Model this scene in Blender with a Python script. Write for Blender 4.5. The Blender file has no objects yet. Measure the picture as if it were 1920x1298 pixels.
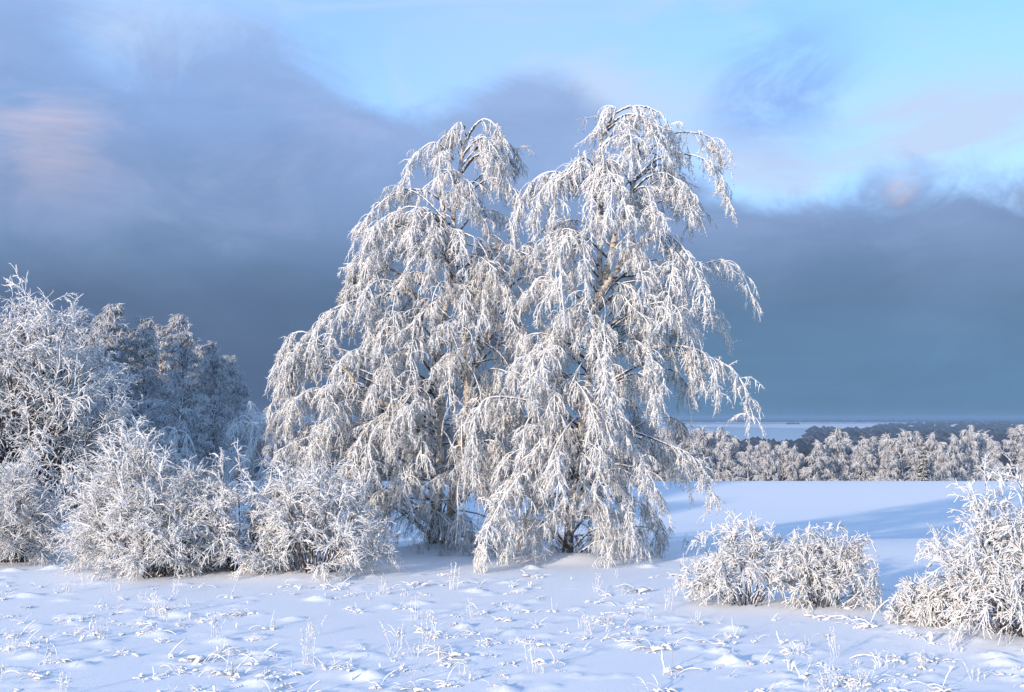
import bpy, math
import numpy as np

# ------------------------------------------------------------------ camera, world, sun, exposure
SC = bpy.context.scene
COL = SC.collection
F, HY, CH = 2059.0, 782.0, 2.6           # focal length in photo pixels, horizon row, camera height
cam_d = bpy.data.cameras.new('camera'); cam = bpy.data.objects.new('camera', cam_d); COL.objects.link(cam)
cam.location = (0, 0, CH); cam.rotation_euler = (math.radians(90), 0, 0)
cam_d.sensor_width = 36; cam_d.lens = F / 1920 * 36; cam_d.shift_y = (HY - 649) / 1920
cam_d.clip_start = 0.1; cam_d.clip_end = 60000
SC.camera = cam
EXPO = 1.28
SC.view_settings.view_transform = 'Standard'; SC.view_settings.look = 'None'
SC.view_settings.gamma = 1; SC.view_settings.exposure = EXPO; SC.view_settings.use_curve_mapping = False
SC.cycles.max_bounces = 6; SC.cycles.diffuse_bounces = 4; SC.cycles.glossy_bounces = 1
SC.cycles.transmission_bounces = 1; SC.cycles.volume_bounces = 0; SC.cycles.transparent_max_bounces = 4
SC.cycles.caustics_reflective = False; SC.cycles.caustics_refractive = False

SUN_EL, SUN_AZ = math.radians(11.5), math.radians(-142.0)    # azimuth from +Y (view axis) towards +X
sun_dir = np.array([math.sin(SUN_AZ) * math.cos(SUN_EL), math.cos(SUN_AZ) * math.cos(SUN_EL), math.sin(SUN_EL)])
sun_l = bpy.data.lights.new('sun', 'SUN'); sun = bpy.data.objects.new('sun', sun_l); COL.objects.link(sun)
sun_l.energy = 2.1; sun_l.angle = math.radians(1.2); sun_l.color = (1.0, 0.83, 0.66)
from mathutils import Vector
sun.rotation_euler = Vector(sun_dir).to_track_quat('Z', 'Y').to_euler()

class NT:
    """small helper to write node trees"""
    def __init__(s, tree): s.t = tree; s.n = tree.nodes; s.l = tree.links
    def node(s, kind, **kw):
        nd = s.n.new(kind)
        for k, v in kw.items():
            if k.startswith('i_'):
                key = k[2:]; key = int(key) if key.isdigit() else key
                s.put(v, nd.inputs[key])
            else: setattr(nd, k, v)
        return nd
    def put(s, v, sock):
        if isinstance(v, bpy.types.NodeSocket): s.l.new(v, sock)
        elif isinstance(v, bpy.types.Node): s.l.new(v.outputs[0], sock)
        else: sock.default_value = v
    def math(s, op, a, b=None, c=None, clamp=False):
        nd = s.n.new('ShaderNodeMath'); nd.operation = op; nd.use_clamp = clamp
        for i, v in enumerate((a, b, c)):
            if v is not None: s.put(v, nd.inputs[i])
        return nd.outputs[0]
    def mix(s, fac, a, b):
        nd = s.n.new('ShaderNodeMix'); nd.data_type = 'RGBA'
        s.put(fac, nd.inputs[0]); s.put(a, nd.inputs[6]); s.put(b, nd.inputs[7])
        return nd.outputs[2]
    def step(s, v, lo, hi):
        nd = s.n.new('ShaderNodeMapRange'); nd.interpolation_type = 'SMOOTHSTEP'
        s.put(v, nd.inputs[0]); nd.inputs[1].default_value = lo; nd.inputs[2].default_value = hi
        return nd.outputs[0]
    def noise(s, vec, scale, detail=5, rough=0.55, dist=0.0):
        nd = s.n.new('ShaderNodeTexNoise'); s.put(vec, nd.inputs['Vector'])
        nd.inputs['Scale'].default_value = scale; nd.inputs['Detail'].default_value = detail
        nd.inputs['Roughness'].default_value = rough; nd.inputs['Distortion'].default_value = dist
        return nd.outputs[0]
    def ramp(s, fac, stops):
        nd = s.n.new('ShaderNodeValToRGB'); s.put(fac, nd.inputs[0]); cr = nd.color_ramp
        while len(cr.elements) < len(stops): cr.elements.new(0.5)
        for e, (p, c) in zip(cr.elements, stops): e.position = p; e.color = (*c, 1)
        return nd.outputs[0]

def srgb(r, g, b):
    k = 2.0 ** -EXPO                     # radiance that shows as this picture value at the chosen exposure
    return tuple(k * ((c / 255) / 12.92 if c / 255 < 0.04045 else ((c / 255 + 0.055) / 1.055) ** 2.4) for c in (r, g, b))

def view_dir(px, py):
    v = np.array([(px - 960) / F, 1.0, (HY - py) / F]); return v / np.linalg.norm(v)

W = bpy.data.worlds.new('World'); SC.world = W; W.use_nodes = True
w = NT(W.node_tree); w.n.clear()
sky = w.node('ShaderNodeTexSky', sky_type='NISHITA', sun_disc=False, sun_elevation=SUN_EL,
             sun_rotation=SUN_AZ, air_density=1.0, dust_density=0.3, ozone_density=5.0)
STR = 0.15
tc = w.node('ShaderNodeTexCoord').outputs['Generated']
sep = w.node('ShaderNodeSeparateXYZ', i_0=tc)
Z = sep.outputs[2]
mp = w.node('ShaderNodeMapping', i_Vector=tc); mp.inputs['Scale'].default_value = (1, 1, 1.7)
n_big = w.noise(mp.outputs[0], 3.2, 8, 0.6, 0.5)
n_mid = w.noise(mp.outputs[0], 8.0, 8, 0.62, 0.7)
def cl(rgb): return (rgb[0] / STR, rgb[1] / STR, rgb[2] / STR, 1)
# the cloud bank: below an inclined plane that dips towards the sun's side, ragged by noise
dot = w.node('ShaderNodeVectorMath', operation='DOT_PRODUCT', i_0=tc); dot.inputs[1].default_value = (0.175, -0.288, 0.943)
e = w.math('SUBTRACT', 0.0, dot.outputs['Value'])
e = w.math('ADD', e, w.math('MULTIPLY', w.math('SUBTRACT', n_big, 0.5), 0.15))
e = w.math('ADD', e, w.math('MULTIPLY', w.math('SUBTRACT', n_mid, 0.5), 0.13))
def blob(px, py, rpx, amp):
    """a cloud (or a gap, amp < 0) at one direction of the sky"""
    d = w.node('ShaderNodeVectorMath', operation='DOT_PRODUCT', i_0=tc); d.inputs[1].default_value = tuple(view_dir(px, py))
    r2 = (rpx / F) ** 2
    x = w.math('DIVIDE', w.math('SUBTRACT', 1.0, d.outputs['Value']), r2)
    return w.math('MULTIPLY', w.math('EXPONENT', w.math('MULTIPLY', x, -1.0)), amp)
for bl in ((1010, 210, 90, 0.05), (470, 110, 110, 0.04), (800, 60, 170, -0.07), (290, 40, 110, -0.045), (20, 120, 100, 0.03), (1420, 250, 150, -0.09), (1250, 130, 90, -0.05)):
    e = w.math('ADD', e, blob(*bl))
mask = w.step(e, -0.030, 0.034)
base = w.ramp(Z, [(0.0, srgb(92, 124, 156)), (0.035, srgb(84, 113, 146)), (0.10, srgb(92, 120, 154)), (0.17, srgb(120, 149, 192)),
                  (0.25, srgb(134, 166, 216)), (0.38, srgb(150, 186, 240)), (1.0, srgb(150, 180, 225))])
low = w.mix(w.step(sep.outputs[0], -0.35, 0.30), (*srgb(86, 106, 140), 1), (*srgb(100, 137, 173), 1))
base = w.mix(w.step(Z, 0.16, 0.04), base, low)
mott = w.math('MULTIPLY', w.step(n_big, 0.3, 0.75), w.step(Z, 0.02, 0.3))
base = w.mix(w.math('MULTIPLY', mott, 0.5), base, (*srgb(172, 196, 238), 1))
pink = w.math('MULTIPLY', w.step(n_mid, 0.48, 0.72), w.step(Z, 0.09, 0.22))
base = w.mix(w.math('MULTIPLY', pink, 0.30), base, (*srgb(176, 190, 232), 1))
base = w.mix(w.math('MULTIPLY', w.math('ADD', blob(1695, 355, 18, 1.2), blob(90, 235, 70, 0.5)), w.step(n_mid, 0.38, 0.60), clamp=True), base, (*srgb(222, 206, 216), 1))
mt = w.node('ShaderNodeMapping', i_Vector=tc); mt.inputs['Scale'].default_value = (1, 1, 3.2); mt.inputs['Rotation'].default_value = (0.1, -0.12, 0)
tex = w.math('ADD', w.math('MULTIPLY', w.noise(mt.outputs[0], 5.5, 10, 0.62, 0.5), 0.42), 0.80)
tx = w.node('ShaderNodeVectorMath', operation='SCALE', i_0=base); w.put(tex, tx.inputs['Scale']); base = tx.outputs[0]
sc_ = w.node('ShaderNodeVectorMath', operation='SCALE', i_0=base); sc_.inputs['Scale'].default_value = 1 / STR
# thin veils over the clear part
mv = w.node('ShaderNodeMapping', i_Vector=tc); mv.inputs['Scale'].default_value = (0.8, 0.8, 2.4); mv.inputs['Rotation'].default_value = (0, 0.35, 0)
veil = w.step(w.noise(mv.outputs[0], 4.0, 9, 0.58, 0.8), 0.42, 0.70)
veil = w.math('ADD', w.math('MULTIPLY', veil, 0.6), 0.15)
veil = w.math('ADD', veil, w.math('ADD', blob(950, 90, 260, 0.4), w.math('ADD', w.math('ADD', blob(1500, 300, 190, 0.15), blob(1390, 370, 90, 0.25)), w.math('ADD', blob(1850, 290, 150, 0.45), blob(200, 110, 120, 0.4)))), clamp=True)
clear = w.mix(veil, sky.outputs[0], cl(srgb(196, 219, 252)))
grey = w.math('MULTIPLY', w.math('ADD', blob(1480, 160, 75, 0.9), blob(1380, 200, 50, 0.4)), w.step(n_mid, 0.35, 0.65), clamp=True)
clear = w.mix(grey, clear, cl(srgb(140, 178, 236)))
col = w.mix(mask, clear, sc_.outputs[0])
bg = w.node('ShaderNodeBackground', i_Color=col, i_Strength=STR)
w.l.new(bg.outputs[0], w.node('ShaderNodeOutputWorld').inputs[0])

# ------------------------------------------------------------------ helpers
rng = np.random.default_rng(7)
def tag(o, label=None, cat=None, group=None, kind=None):
    if label: o['label'] = label
    if cat: o['category'] = cat
    if group: o['group'] = group
    if kind: o['kind'] = kind
    return o
def empty(name, loc=(0, 0, 0)):
    o = bpy.data.objects.new(name, None); COL.objects.link(o); o.location = loc; o.empty_display_size = 0.3
    return o
def world(px, py, d):
    return np.array([(px - 960) / F * d, d, CH + (HY - py) / F * d])
def unit(v):
    return v / (np.linalg.norm(v, axis=-1, keepdims=True) + 1e-9)

class Acc:
    """collects tubes and grids, builds them as ONE mesh"""
    def __init__(s): s.v = []; s.f = []; s.t = []; s.n = 0
    def tubes(s, pts, rad, sides=3, lump=0.0, blunt=False):
        """tapered tubes closed by a point; blunt draws the last ring up to the tip so that the end looks rounded"""
        N, K, _ = pts.shape
        if N == 0: return
        if blunt:
            pts = pts.copy(); pts[:, -2] = pts[:, -2] * 0.25 + pts[:, -1] * 0.75
        t = np.empty_like(pts); t[:, 1:-1] = pts[:, 2:] - pts[:, :-2]; t[:, 0] = pts[:, 1] - pts[:, 0]; t[:, -1] = pts[:, -1] - pts[:, -2]
        t = unit(t)[:, :-1]; R = K - 1
        ref = unit(rng.normal(size=(N, 1, 3))); u = unit(np.cross(t, ref)); vv = np.cross(t, u)
        a = np.arange(sides) * 2 * np.pi / sides
        r = np.broadcast_to(rad, (N, K))[:, :-1, None] * np.ones(sides)
        if lump: r = r * rng.uniform(1 - lump, 1 + lump, size=(N, R, sides))
        ring = pts[:, :-1, None, :] + r[..., None] * (np.cos(a)[None, None, :, None] * u[:, :, None, :] + np.sin(a)[None, None, :, None] * vv[:, :, None, :])
        idx = (np.arange(N * R * sides).reshape(N, R, sides)) + s.n
        nx = np.roll(idx, -1, axis=2); tip = np.arange(N)[:, None] + s.n + N * R * sides
        if R > 1: s.f.append(np.stack([idx[:, :-1], nx[:, :-1], nx[:, 1:], idx[:, 1:]], axis=-1).reshape(-1, 4))
        s.t.append(np.stack([idx[:, -1], nx[:, -1], np.broadcast_to(tip, (N, sides))], axis=-1).reshape(-1, 3))
        s.v.append(ring.reshape(-1, 3)); s.v.append(pts[:, -1]); s.n += N * R * sides + N
    def add(s, other, M, off):
        """append another collection, transformed"""
        for v in other.v: s.v.append(v @ M.T + off)
        for f in other.f: s.f.append(f + s.n)
        for t in other.t: s.t.append(t + s.n)
        s.n += other.n
    def grid(s, g, wrap=False):
        A, B, _ = g.shape
        idx = np.arange(A * B).reshape(A, B) + s.n
        if wrap:
            nx = np.roll(idx, -1, axis=1)
            q = np.stack([idx[:-1], nx[:-1], nx[1:], idx[1:]], axis=-1).reshape(-1, 4)
        else:
            q = np.stack([idx[:-1, :-1], idx[:-1, 1:], idx[1:, 1:], idx[1:, :-1]], axis=-1).reshape(-1, 4)
        s.v.append(g.reshape(-1, 3)); s.f.append(q); s.n += A * B
    def mesh(s, name, mat, origin=None):
        v = np.concatenate(s.v).astype(np.float32)
        f = np.concatenate(s.f).astype(np.int32) if s.f else np.zeros((0, 4), np.int32); t = np.concatenate(s.t).astype(np.int32) if s.t else np.zeros((0, 3), np.int32)
        if origin is not None: v = v - np.asarray(origin, dtype=np.float32)
        me = bpy.data.meshes.new(name); nf, nt = len(f), len(t)
        me.vertices.add(len(v)); me.vertices.foreach_set('co', v.ravel())
        me.loops.add(f.size + t.size); me.loops.foreach_set('vertex_index', np.concatenate([f.ravel(), t.ravel()]))
        me.polygons.add(nf + nt); me.polygons.foreach_set('loop_start', np.concatenate([np.arange(nf) * 4, nf * 4 + np.arange(nt) * 3]).astype(np.int32))
        me.polygons.foreach_set('use_smooth', np.ones(nf + nt, dtype=bool))
        me.update(calc_edges=True); me.materials.append(mat)
        return me
    def build(s, name, mat, parent=None, origin=None):
        if s.n == 0: return None
        if parent is not None and origin is None: origin = parent.location
        o = bpy.data.objects.new(name, s.mesh(name, mat, origin)); COL.objects.link(o)
        if parent is not None: o.parent = parent
        return o

def droop(start, d, length, K, grav, wob=0.05):
    """polylines that leave in direction d and bend under gravity; grav, length per line"""
    N = len(start); out = np.empty((N, K, 3)); out[:, 0] = start; d = unit(d)
    L = np.broadcast_to(length, (N,))[:, None] / (K - 1); g = np.broadcast_to(grav, (N,))[:, None] * np.array([0, 0, -1.0])
    for k in range(1, K):
        d = unit(d + g + rng.normal(scale=wob, size=(N, 3))); out[:, k] = out[:, k - 1] + d * L
    return out
def sample(lines, which, s):
    """point and tangent at parameter s (0..1) of lines[which]"""
    K = lines.shape[1]; x = np.clip(s, 0, 0.9999) * (K - 1); i = x.astype(int); fr = (x - i)[:, None]
    a = lines[which, i]; b = lines[which, i + 1]
    return a * (1 - fr) + b * fr, unit(b - a)
def spline(pts, n):
    p = np.asarray(pts, float); p = np.vstack([2 * p[0] - p[1], p, 2 * p[-1] - p[-2]])
    seg = len(p) - 3; t = np.linspace(0, seg - 1e-6, n); i = t.astype(int); f = (t - i)[:, None]
    a, b, c, d = p[i], p[i + 1], p[i + 2], p[i + 3]
    return 0.5 * (2 * b + (c - a) * f + (2 * a - 5 * b + 4 * c - d) * f ** 2 + (3 * b - a - 3 * c + d) * f ** 3)
def taper(N, K, r0, r1, p=1.0):
    t = np.linspace(0, 1, K) ** p
    r0 = np.broadcast_to(r0, (N,)); r1 = np.broadcast_to(r1, (N,))
    return r0[:, None] * (1 - t) + r1[:, None] * t

# ------------------------------------------------------------------ materials
def material(name):
    m = bpy.data.materials.new(name); m.use_nodes = True
    t = NT(m.node_tree); b = t.n['Principled BSDF']
    b.inputs['Specular IOR Level'].default_value = 0.15
    return m, t, b
def frost(name, white, under, cover, scale=14, top=0.35, rough=0.85):
    """rime on wood: cover = share of white, more on upward faces"""
    m, t, b = material(name)
    g = t.node('ShaderNodeNewGeometry'); nz = t.node('ShaderNodeSeparateXYZ', i_0=g.outputs['Normal']).outputs[2]
    n = t.noise(g.outputs['Position'], scale, 4, 0.6)
    v = t.math('ADD', n, t.math('MULTIPLY', nz, top))
    f = t.step(v, 0.5 - cover - 0.12, 0.5 - cover + 0.12)
    t.l.new(t.mix(f, (*under, 1), (*white, 1)), b.inputs['Base Color'])
    b.inputs['Roughness'].default_value = rough
    return m
M_RIME = frost('thick_rime', (0.79, 0.78, 0.77), (0.52, 0.495, 0.475), 0.26, 10, 0.2)
M_RIME_SHRUB = frost('shrub_rime', (0.77, 0.765, 0.76), (0.37, 0.345, 0.325), 0.20, 14, 0.25)
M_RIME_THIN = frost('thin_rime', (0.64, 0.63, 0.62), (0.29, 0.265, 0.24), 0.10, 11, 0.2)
M_RIME_FAR = frost('far_rime', (0.62, 0.615, 0.62), (0.27, 0.262, 0.26), 0.12, 2.5, 0.25)
M_LIMB = frost('rimed_bark', (0.82, 0.82, 0.84), (0.085, 0.065, 0.052), -0.02, 16, 0.40)
M_STEM = frost('rimed_shrub_stem', (0.80, 0.80, 0.82), (0.055, 0.040, 0.034), -0.02, 20, 0.35)
M_SNOWPAD = frost('snow_pad', (0.85, 0.85, 0.86), (0.66, 0.65, 0.66), 0.35, 6, 0.2)
M_STALK = frost('rimed_dry_stalk', (0.84, 0.84, 0.85), (0.46, 0.40, 0.34), 0.10, 30, 0.45)
M_SPRUCE = frost('snowy_spruce_needles', (0.62, 0.62, 0.63), (0.035, 0.045, 0.032), -0.14, 5.0, 0.30)
M_WOODS = frost('distant_woods', (0.085, 0.092, 0.105), (0.030, 0.036, 0.040), -0.05, 0.05, 0.15)

def birch_bark():
    m, t, b = material('birch_bark')
    g = t.node('ShaderNodeNewGeometry').outputs['Position']
    z = t.node('ShaderNodeSeparateXYZ', i_0=g).outputs[2]
    mpn = t.node('ShaderNodeMapping', i_Vector=g); mpn.inputs['Scale'].default_value = (7, 7, 26)
    lent = t.step(t.noise(mpn.outputs[0], 1.0, 4, 0.6), 0.52, 0.62)
    c = t.mix(lent, (0.50, 0.44, 0.37, 1), (0.11, 0.09, 0.075, 1))
    old = t.step(t.math('ADD', z, t.math('MULTIPLY', t.noise(g, 2.5, 3), 2.0)), 2.6, 1.0)   # dark cracked bark at the foot of the stem
    c = t.mix(old, c, (0.075, 0.060, 0.050, 1))
    fr = t.step(t.noise(g, 6, 5, 0.65), 0.48, 0.62)
    c = t.mix(t.math('MULTIPLY', fr, 0.6), c, (0.8, 0.8, 0.82, 1))
    t.l.new(c, b.inputs['Base Color']); b.inputs['Roughness'].default_value = 0.85
    bp = t.node('ShaderNodeBump', i_Height=t.noise(mpn.outputs[0], 2.0, 5), i_Strength=0.5, i_Distance=0.02)
    t.l.new(bp.outputs[0], b.inputs['Normal'])
    return m
M_BARK = birch_bark()

def snow_mat(name, bump=0.25):
    m, t, b = material(name)
    g = t.node('ShaderNodeNewGeometry').outputs['Position']
    c = t.mix(t.noise(g, 0.7, 4), (0.88, 0.895, 0.92, 1), (0.93, 0.935, 0.945, 1))
    t.l.new(c, b.inputs['Base Color']); b.inputs['Roughness'].default_value = 0.7
    if bump:
        h = t.math('ADD', t.noise(g, 22, 4, 0.6), t.math('MULTIPLY', t.noise(g, 160, 2, 0.5), 0.25))
        bp = t.node('ShaderNodeBump', i_Height=h, i_Strength=bump, i_Distance=0.012)
        t.l.new(bp.outputs[0], b.inputs['Normal'])
    return m
M_SNOW = snow_mat('snow')
M_LAKE_SHADED = snow_mat('shaded_lake_snow', 0); M_LAKE_SHADED.node_tree.nodes['Principled BSDF'].inputs['Base Color'].default_value = (0.50, 0.60, 0.68, 1)
for l_ in [l for l in M_LAKE_SHADED.node_tree.links if l.to_socket.name == 'Base Color']: M_LAKE_SHADED.node_tree.links.remove(l_)      # cloud shadow over the lake put into its grey-blue base colour

# ------------------------------------------------------------------ terrain
_py = np.array([-400, -100, 0, 10, 20, 23, 26, 30, 35, 41, 48, 56, 62, 66, 72, 85, 105, 200, 400, 900, 1500, 30000.])
_pz = np.array([0.8, 0.5, 0.15, 0.0, 0.0, -.06, -.28, -.75, -1.15, -1.32, -1.30, -1.16, -1.10, -1.2, -2.1, -5.5, -10.7, -20, -28, -36, -40, -40])
_ty = np.arange(-400, 1600, 0.5); _tz = np.interp(_ty, _py, _pz)
_k = np.hanning(13); _k /= _k.sum(); _tz = np.convolve(np.pad(_tz, 6, mode='edge'), _k, 'valid')
_ph = rng.uniform(0, 6.28, 12); _kv = rng.normal(size=(12, 2)) * np.array([0.9, 1.3]); _ka = 1 / (0.6 + np.linalg.norm(_kv, axis=1))
def terrain(x, y):
    z = np.interp(y, _ty, _tz)
    near = np.clip((45 - y) / 25, 0, 1)
    und = sum(a * np.sin(k[0] * x + k[1] * y + p) for a, k, p in zip(_ka, _kv, _ph)) * 0.005
    hill = 11 * np.exp(-((x - 2700) / 1200) ** 2 - ((y - 5200) / 1100) ** 2)
    a = (x + 33) * 0.788 - (y - 20) * 0.616; b = (x + 33) * 0.616 + (y - 20) * 0.788
    rise = 13.5 * np.exp(-(a / np.where(a > 0, 15, 24)) ** 4 - (b / 7) ** 2)      # unseen rise added left of the view to shade the copse and willow
    return z + und * near + hill + rise
# snow caught on bent grass: small humps
NB = 1150
bd = 1 / rng.uniform(1 / 20.5, 1 / 9.6, NB); bpx = rng.uniform(-60, 1980, NB)
bx = (bpx - 960) / F * bd; by = bd
cl_n = np.sin(bx * 1.1 + 0.6) * np.sin(by * 0.9 + 1.7) + 0.6 * np.sin(bx * 2.3 + by * 1.2)
keep = rng.uniform(size=NB) < np.clip(0.55 + 0.4 * cl_n, 0.12, 1)
bx, by = bx[keep], by[keep]; nb = len(bx)
br = 0.04 + 0.05 * rng.uniform(size=nb) ** 2.5; bh = br * rng.uniform(0.3, 0.85, nb); bel = rng.uniform(0.6, 2.2, nb); ban = rng.uniform(-0.6, 0.6, nb)
for px_, py_, r_, h_ in ((812, 1032, 0.55, 0.13), (845, 1026, 0.5, 0.10), (1064, 1052, 0.6, 0.14), (250, 1080, 0.9, 0.05), (430, 1080, 0.8, 0.05), (600, 1078, 0.9, 0.06), (1400, 1138, 0.6, 0.04), (1540, 1140, 0.6, 0.04), (1900, 1195, 0.9, 0.05)):
    d_ = CH * F / (py_ - HY)                         # snow banked up round the stems
    bx = np.append(bx, (px_ - 960) / F * d_); by = np.append(by, d_ + 0.15); br = np.append(br, r_); bh = np.append(bh, h_); bel = np.append(bel, 1.3); ban = np.append(ban, 0.1)
xs = np.concatenate([-np.geomspace(12000, 11.3, 70), np.arange(-11.2, 11.21, 0.08), np.geomspace(11.3, 12000, 46)])
ys = np.concatenate([np.array([-3000, -800, -300, -120, -50, -20, -8, 0, 4, 7, 8.5]), np.arange(9.2, 24, 0.075), np.arange(24.1, 80, 0.8), np.geomspace(81, 14000, 70)])
GX, GY = np.meshgrid(xs, ys); GZ = terrain(GX, GY)
ix0, iy0 = np.searchsorted(xs, -11.2), np.searchsorted(ys, 9.2)
for x, y, r, h, el, an in zip(bx, by, br, bh, bel, ban):
    ext = r * max(el, 1) * 2.6
    i0, i1 = np.searchsorted(xs, x - ext), np.searchsorted(xs, x + ext); j0, j1 = np.searchsorted(ys, y - ext), np.searchsorted(ys, y + ext)
    dx, dy = GX[j0:j1, i0:i1] - x, GY[j0:j1, i0:i1] - y
    ca, sa = math.cos(an), math.sin(an); uu = (dx * ca + dy * sa) / (r * el); vv = (-dx * sa + dy * ca) / r
    GZ[j0:j1, i0:i1] += h * np.exp(-(uu * uu + vv * vv) ** 1.3)
gacc = Acc(); gacc.grid(np.stack([GX, GY, GZ], axis=-1))
ground = tag(gacc.build('snowy_ground', M_SNOW), kind='structure')
def gz(x, y):
    """height of the built ground under (x, y)"""
    i = np.clip(np.searchsorted(xs, x) - 1, 0, len(xs) - 2); j = np.clip(np.searchsorted(ys, y) - 1, 0, len(ys) - 2)
    fx = (x - xs[i]) / (xs[i + 1] - xs[i]); fy = (y - ys[j]) / (ys[j + 1] - ys[j])
    return (GZ[j, i] * (1 - fx) + GZ[j, i + 1] * fx) * (1 - fy) + (GZ[j + 1, i] * (1 - fx) + GZ[j + 1, i + 1] * fx) * fy

# frozen lake far below, with its little island
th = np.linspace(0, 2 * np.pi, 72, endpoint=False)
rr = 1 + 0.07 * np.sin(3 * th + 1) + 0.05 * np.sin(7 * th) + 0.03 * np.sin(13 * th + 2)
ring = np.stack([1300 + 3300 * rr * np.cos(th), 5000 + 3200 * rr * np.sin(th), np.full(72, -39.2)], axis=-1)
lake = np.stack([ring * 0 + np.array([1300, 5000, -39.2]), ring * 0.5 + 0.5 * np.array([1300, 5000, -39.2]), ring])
la = Acc(); la.grid(lake, wrap=True); tag(la.build('frozen_lake', M_LAKE_SHADED), kind='structure')

# ------------------------------------------------------------------ far woods that read as one mass
def cone_trees(acc, x, y, z, h, r, sides=4):
    N = len(x); prof = np.array([(0.0, 0.75), (0.4, 1.0), (1.0, 0.02)])
    p = np.zeros((N, 3, 3)); p[:, :, 0] = x[:, None]; p[:, :, 1] = y[:, None]; p[:, :, 2] = z[:, None] + h[:, None] * prof[:, 0]
    acc.tubes(p, r[:, None] * prof[:, 1], sides, lump=0.3)
n = 15000
d = np.exp(rng.uniform(math.log(170), math.log(6500), n)); px = rng.uniform(100, 2150, n); x = (px - 960) / F * d
far_lim = np.where(px < 1225, 6500, np.where(px < 1370, 2150, np.where(px < 1515, 1500, np.clip(1500 + (px - 1515) * 22, 3300, 6500)))) * (1 + 0.06 * np.sin(px * 0.05) + 0.05 * np.sin(px * 0.021 + 1))
ok = d < far_lim
x, y = x[ok], d[ok]; n = len(x)
wa = Acc(); cone_trees(wa, x, y, terrain(x, y) - 0.5, rng.uniform(9, 17, n) * np.clip(y / 420, 0.55, 1), rng.uniform(3, 6, n) * np.clip(y / 420, 0.6, 3))
tag(wa.build('distant_woods', M_WOODS), 'dark blue wooded slopes between the field edge and the frozen lake', 'woods', kind='stuff')
n = 1500
y = rng.uniform(8600, 11500, n); x = rng.uniform(-5500, 6500, n)
wa = Acc(); cone_trees(wa, x, y, np.full(n, -40.), rng.uniform(12, 26, n), rng.uniform(15, 40, n))
tag(wa.build('far_shore_woods', M_WOODS), 'faint line of woods on the far lake shore at the horizon', 'woods', kind='stuff')
n = 40
y = rng.uniform(6050, 6200, n); x = (rng.uniform(1476, 1498, n) - 960) / F * y
wa = Acc(); cone_trees(wa, x, y, np.full(n, -39.3), rng.uniform(6, 13, n), rng.uniform(5, 9, n))
tag(wa.build('lake_island', M_WOODS), kind='structure')

# ------------------------------------------------------------------ the two big weeping birches
def spray(acc_wood, acc_rime, lines, n_sub, sub_len, n_str, str_len, r_sub, r_str, s0=0.3, twig=5, flat=0.5, dense_tip=1.0):
    """fill drooping boughs (lines) with branchlets, hanging strands and side twigs"""
    N = len(lines); L = np.linalg.norm(np.diff(lines, axis=1), axis=2).sum(1)
    cnt = np.maximum(3, (n_sub * L * (1 - s0)).astype(int)); which = np.repeat(np.arange(N), cnt); m = len(which)
    s = s0 + (1 - s0) * rng.uniform(size=m) ** (1 / dense_tip)
    p, t = sample(lines, which, s)
    lat = unit(np.cross(t, np.array([0, 0, 1.0])) + rng.normal(scale=0.35, size=(m, 3))) * rng.choice([-1, 1], m)[:, None]
    t = unit(t * np.array([1, 1, 0.45]))            # fan sideways rather than along a hanging tip
    dirs = unit(t * rng.uniform(0.2, 0.8, m)[:, None] + lat * rng.uniform(0.3, 1.1, m)[:, None] + np.array([0, 0, 1.0]) * rng.uniform(-0.2, 0.55, m)[:, None])
    sl = sub_len * rng.uniform(0.35, 1.25, m)
    sub = droop(p, dirs, sl, 6, rng.uniform(0.32, 0.62, m), 0.09)
    acc_rime.tubes(sub, taper(m, 6, r_sub, r_sub * 0.6), 3, 0.25)
    # hanging strands
    cs = rng.poisson(n_str, m) + 1; w2 = np.repeat(np.arange(m), cs); k = len(w2)
    s2 = rng.uniform(0.12, 1.0, k); p2, t2 = sample(sub, w2, s2)
    d2 = unit(t2 * 0.9 + rng.normal(scale=0.55, size=(k, 3)) + np.array([0, 0, -0.35]))
    l2 = str_len * rng.uniform(0.35, 1.3, k)
    st = droop(p2, d2, l2, 3, rng.uniform(0.3, 0.9, k), 0.16)
    acc_rime.tubes(st, taper(k, 3, r_str * rng.uniform(0.6, 1.35, k), r_str * 0.6), 3, 0.3)
    if twig:
        w3 = np.repeat(np.arange(k), rng.poisson(twig, k)); q = len(w3)
        p3, t3 = sample(st, w3, rng.uniform(0.1, 1, q))
        d3 = unit(t3 * 0.8 + unit(rng.normal(size=(q, 3))) * 0.8)
        l3 = rng.uniform(0.025, 0.095, q)
        tw = np.stack([p3, p3 + d3 * l3[:, None]], axis=1)
        acc_rime.tubes(tw, taper(q, 2, r_str * 0.85, 0), 3, 0.2)

def px_path(pts, d0, dep, n=16, d_start=None):
    p = spline(pts, n); s = np.linspace(0, 1, n); sm = s * s * (3 - 2 * s) * 0.6 + s * 0.4
    dd = d0 + dep * sm if d_start is None else d_start + (d0 + dep - d_start) * sm
    return np.stack([(p[:, 0] - 960) / F * dd, dd, CH + (HY - p[:, 1]) / F * dd], axis=-1)

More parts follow.
